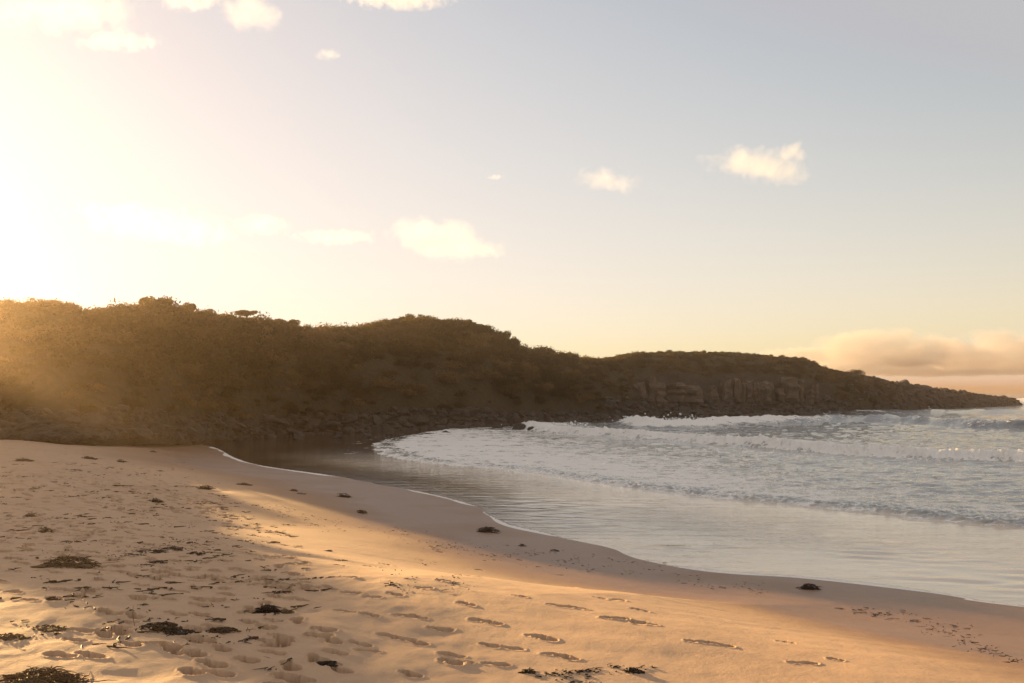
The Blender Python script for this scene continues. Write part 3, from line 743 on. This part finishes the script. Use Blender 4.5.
# litter too small and too many to count: drift lines of weed crumbs
parts = []; r = np.random.default_rng(44)
LINES = [([(262,505),(280,512),(300,518),(330,522),(370,527),(410,535),(450,542),(500,548),(560,556),(620,562),(660,566)], 260, 3.2),
 ([(430,547),(500,556),(560,562),(640,576),(720,584),(800,590)], 190, 3.5), ([(845,608),(880,614),(910,622),(940,632),(968,642),(1010,660)], 130, 2.6),
 ([(890,612),(930,622),(960,630)], 30, 3), ([(120,556),(160,552),(200,548)], 160, 8), ([(60,480),(160,505),(250,535)], 240, 26), ([(30,600),(160,620),(280,640)], 120, 34),
 ([(540,676),(600,672),(650,676)], 90, 5), ([(380,592),(420,580),(470,600)], 60, 8)]
for pts, n, sp in LINES:
    C = resample(pts, 60)
    for k in range(n):
        if k % 6 == 0: j = r.integers(len(C)); cx, cy = C[j, 0]+r.normal(0, 5), C[j, 1]+r.normal(0, sp)
        px, py = cx+r.normal(0, 7), cy+r.normal(0, 1.2)
        if py < 440 or py > 690: continue
        D = 2.3*F/(py-HZ); parts.append((px, py))
px_ = np.array([p[0] for p in parts]); py_ = np.array([p[1] for p in parts]); z = np.full(len(px_), 1.2)
for _ in range(30): D = (EYE-z)*F/(py_-HZ); z = .5*z+.5*beach_z((px_-512)/F*D, D)[0]
D = (EYE-z)*F/(py_-HZ); parts = []
for x, y, zz in zip((px_-512)/F*D, D, z):
    parts.append(strand(r, (x, y, zz+.006), r.uniform(.03, .10), r.uniform(.004, .009), .25, .7) if False else
                 (lambda v: (v[0]+np.array([x, y, zz+.004]), v[1]))(strand(r, (0, 0, .002), .02+.10*r.random()**2.5, r.uniform(.002, .006), .12, .8)))
tag(add('seaweed_scraps', make_mesh('seaweed_scraps', *join(SCRAPS)), WEED), 'brown scraps of weed scattered over the trodden sand at left', 'seaweed litter', None, 'stuff')
tag(add('seaweed_litter', make_mesh('seaweed_litter', *join(parts)), WEED_DARK), 'fine crumbs of dark weed strewn in drift lines on the sand', 'seaweed litter', None, 'stuff')

# spray thrown up where the swell meets the rocks
parts = []; r = np.random.default_rng(5)
oct_v = np.array([(1,0,0),(-1,0,0),(0,1,0),(0,-1,0),(0,0,1),(0,0,-1)], float); oct_f = np.array([(0,2,4),(2,1,4),(1,3,4),(3,0,4),(2,0,5),(1,2,5),(3,1,5),(0,3,5)])
for px, py, n, w, h in ((750,414,220,1.0,1.3),(752,412,80,.4,1.9),(912,409,160,2.6,1.0),(905,410,120,4,.6),(660,424,260,4.5,.7),(690,426,120,2,.8),(985,396,160,9,1.6),(1003,396,120,6,1.2),(560,427,60,3,.35)):
    D = 3400/(max(py, 404)-HZ) if py > 400 else 262
    if py < 400: D = 262
    for k in range(n):
        q = abs(r.normal(0, .5)); c = np.array([(px-512)/F*D+r.normal(0, w*.55), D+r.normal(0, .5), .25+h*q*(.6+.4*r.random())])
        parts.append((oct_v*r.uniform(.03, .13)*(1+.6*(D > 200))+c, oct_f))
m = NT('spray'); SPRAY = m.done(m.principled((.82, .82, .80), .8))
tag(add('spray', make_mesh('spray', *join(parts)), SPRAY), 'white spray thrown up where swell meets the rocks', 'spray', None, 'stuff')

# ------------------------------------------------------------------ clouds: soft lumps of droplets far outside the haze
import bmesh
def unit_sphere():
    bm = bmesh.new(); bmesh.ops.create_icosphere(bm, subdivisions=3, radius=1); me = bpy.data.meshes.new('cloud'); bm.to_mesh(me); bm.free(); return me
def cloud_mat(feature, dens, cover, seed, flatbase=0.0):
    m = NT('cloud_vapour'); p = m.pos()
    tc = m.n('ShaderNodeTexCoord').outputs['Object']
    ln = m.n('ShaderNodeVectorMath', operation='LENGTH'); m.l(tc, ln.inputs[0])
    of = m.n('ShaderNodeVectorMath', operation='ADD'); m.l(p, of.inputs[0]); of.inputs[1].default_value = (seed*371.0, seed*113.0, seed*57.0)
    n1 = m.noise(of.outputs[0], 1.0/feature, 6, .58, .35)
    fall = m.math('SUBTRACT', 1.0, m.math('POWER', ln.outputs['Value'], 1.6))
    f = m.math('ADD', m.math('MULTIPLY', fall, .85), m.math('MULTIPLY', m.math('SUBTRACT', n1, .5), 2.1))
    if flatbase:
        sx = m.n('ShaderNodeSeparateXYZ'); m.l(tc, sx.inputs[0]); f = m.math('SUBTRACT', f, m.rng(sx.outputs[2], -.2, -.75, 0, flatbase))
    d = m.rng(f, cover, cover+(.22 if flatbase else .75), 0, dens*(1 if flatbase else 1.6))
    v = m.n('ShaderNodeVolumePrincipled'); v.inputs['Color'].default_value = (.60, .565, .575, 1) if flatbase else (.80, .80, .83, 1); v.inputs['Anisotropy'].default_value = .35  # the bank's shade is put into a darker vapour colour
    m.l(d, v.inputs['Density']); m.l(v.outputs[0], m.out.inputs['Volume'])
    m.m.cycles.volume_step_rate = .35 if hasattr(m.m.cycles, 'volume_step_rate') else 1
    return m.m
CLOUDS = [ # centre column, row, width and height in photo pixels, distance, opacity, label
 (760,165,104,34,2600,1.0,.34,'bright wispy cloud alone in the upper right sky'),
 (793,152,28,20,2620,.8,.36,'small puff above the right end of the bright wispy cloud'),
 (608,181,72,24,2700,.55,.36,'faint thin cloud left of the bright wispy cloud'),
 (438,239,88,40,2800,1.2,.30,'thick cream cloud with a tan middle above the middle hill'),
 (475,250,80,20,2850,.45,.36,'thin trailing wisp right of the thick cream cloud'),
 (150,222,150,36,3000,1.0,.30,'long bright cloud above the left ridge'),
 (195,236,64,26,3050,1.0,.32,'tan lower right end of the long bright cloud'),
 (262,225,60,24,3100,.6,.35,'short pale cloud right of the long bright cloud'),
 (335,237,86,18,3150,.5,.36,'thin pale streak of cloud left of the thick cream cloud'),
 (118,42,86,20,2300,.6,.34,'low streak of cloud under the top left cloud'),
 (60,10,160,44,2300,.7,.33,'broad faint cloud in the top left corner'),
 (190,2,60,18,2350,.7,.33,'small cloud cut by the top edge at left'),
 (250,12,58,36,2350,.7,.33,'ragged upright cloud near the top edge'),
 (400,0,110,14,2350,.6,.34,'thin cloud touching the top edge left of centre'),
 (328,55,26,12,2350,.4,.36,'tiny faint wisp below the ragged cloud'),
 (496,177,16,6,2500,.4,.35,'tiny isolated fleck of cloud in the middle sky'),
 (880,356,150,42,7000,1.0,.26,'tallest heaped cloud of the bank over the sea horizon'),
 (950,360,110,32,7200,1.0,.27,'middle heaped cloud of the bank over the horizon'),
 (1012,356,110,44,7400,1.0,.26,'heaped cloud of the bank at the right edge'),
 (820,357,120,18,7600,.5,.30,'thin tail of the cloud bank above the headland'),
 (920,370,330,20,8200,.55,.24,'long flat base of the cloud bank over the horizon'),
 (1100,352,140,50,7400,1.0,.26,'heaped cloud continuing the bank beyond the right edge')]
for k, (px, py, w, h, D, op, cov, lab) in enumerate(CLOUDS):
    x, y, z = at(px, D, None, py); W, H = w/F*D/2*1.3, h/F*D/2*(1.45 if D > 6000 else 1.25)
    me = unit_sphere(); o = add('cloud', me, cloud_mat(H*(1.15 if D > 6000 else .9), op*(.75 if D > 6000 else .24)/H, cov-.03, k+1, .8 if D > 6000 else 0), None, (x, y, z)); o.scale = (W, max(H*1.6, W*.4), H)
    o.rotation_euler = (0, R({0: 8, 2: 9, 3: 7, 5: 5}.get(k, 0)), 0)
    tag(o, lab, 'cloud', 'clouds in the evening sky')

# ------------------------------------------------------------------ air
m = NT('air'); v = m.n('ShaderNodeVolumePrincipled'); v.inputs['Color'].default_value = (.97, .75, .56, 1)
v.inputs['Density'].default_value = HAZE_DENSITY; v.inputs['Anisotropy'].default_value = .95  # strong forward scatter, added to imitate lens flare near the sun
m.l(v.outputs[0], m.out.inputs['Volume'])
E, zb, zt = 41000, -4.5, 15.0
hv = [(x, y, z) for x in (-E, E) for y in (-E, E) for z in (zb, zt)]
hf = [(0,1,3,2),(4,6,7,5),(0,4,5,1),(2,3,7,6),(0,2,6,4),(1,5,7,3)]
tag(add('haze', make_mesh('haze', hv, hf), m.m), None, None, None, 'stuff')

# ------------------------------------------------------------------ sky, sun, camera
w = bpy.data.worlds.new('World'); sc.world = w; w.use_nodes = True; nt = w.node_tree; nt.nodes.clear()
sky = nt.nodes.new('ShaderNodeTexSky'); sky.sky_type = 'NISHITA'; sky.sun_disc = False
sky.sun_elevation = R(SUN_EL); sky.sun_rotation = R(SUN_AZ % 360); sky.air_density = 1.0; sky.dust_density = .5; sky.ozone_density = 1.0; sky.altitude = 0
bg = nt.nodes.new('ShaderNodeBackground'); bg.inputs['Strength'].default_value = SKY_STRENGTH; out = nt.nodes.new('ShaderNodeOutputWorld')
gm = nt.nodes.new('ShaderNodeGamma'); gm.inputs[1].default_value = 1.6; nt.links.new(sky.outputs[0], gm.inputs[0])
def vm(op, a, b):   # the sky's brightest part rolled off by a tone curve
    n = nt.nodes.new('ShaderNodeVectorMath'); n.operation = op; nt.links.new(a, n.inputs[0])
    if isinstance(b, tuple): n.inputs[1].default_value = b
    else: nt.links.new(b, n.inputs[1])
    return n.outputs[0]
wm = vm('MULTIPLY', vm('DIVIDE', gm.outputs[0], vm('ADD', gm.outputs[0], (3.2, 4.6, 6.0))), (3.22, 3.08, 3.16))
hm = nt.nodes.new('ShaderNodeMix'); hm.data_type = 'RGBA'; hm.inputs[0].default_value = .08; hm.inputs[7].default_value = (2.4, 2.2, 1.9, 1)
wm = vm('MAXIMUM', wm, (1.36, 1.38, 1.46)); nt.links.new(wm, hm.inputs[6]); nt.links.new(hm.outputs[2], bg.inputs[0]); nt.links.new(bg.outputs[0], out.inputs[0])  # added floor: brightens the sky overhead and behind to lift the shade
sun = bpy.data.lights.new('sun', 'SUN'); sun.energy = SUN_STRENGTH; sun.angle = R(.5); sun.color = (1, .66, .28)
so = bpy.data.objects.new('sun', sun); COL.objects.link(so); so.rotation_euler = SUN_DIR.to_track_quat('Z', 'Y').to_euler(); so.location = (-50, 60, 40)

cam = bpy.data.cameras.new('camera'); co = bpy.data.objects.new('camera', cam); COL.objects.link(co)
cam.sensor_width = 36; cam.lens = 36*F/1024; cam.shift_y = (HZ-341.5)/1024; cam.clip_start = .1; cam.clip_end = 80000
co.location = (0, 0, EYE); co.rotation_euler = (R(90), 0, 0); sc.camera = co

sc.view_settings.view_transform = 'Standard'; sc.view_settings.look = 'None'; sc.view_settings.gamma = 1; sc.view_settings.exposure = EXPOSURE
sc.view_settings.use_curve_mapping = False
sc.render.engine = 'CYCLES'; cy = sc.cycles
cy.max_bounces = 8; cy.diffuse_bounces = 3; cy.glossy_bounces = 3; cy.transmission_bounces = 3; cy.volume_bounces = 5; cy.transparent_max_bounces = 8
cy.caustics_reflective = False; cy.caustics_refractive = False; cy.sample_clamp_indirect = 6; cy.use_denoising = True
try: cy.denoiser = 'OPENIMAGEDENOISE'
except Exception: pass
cy.volume_max_steps = 256
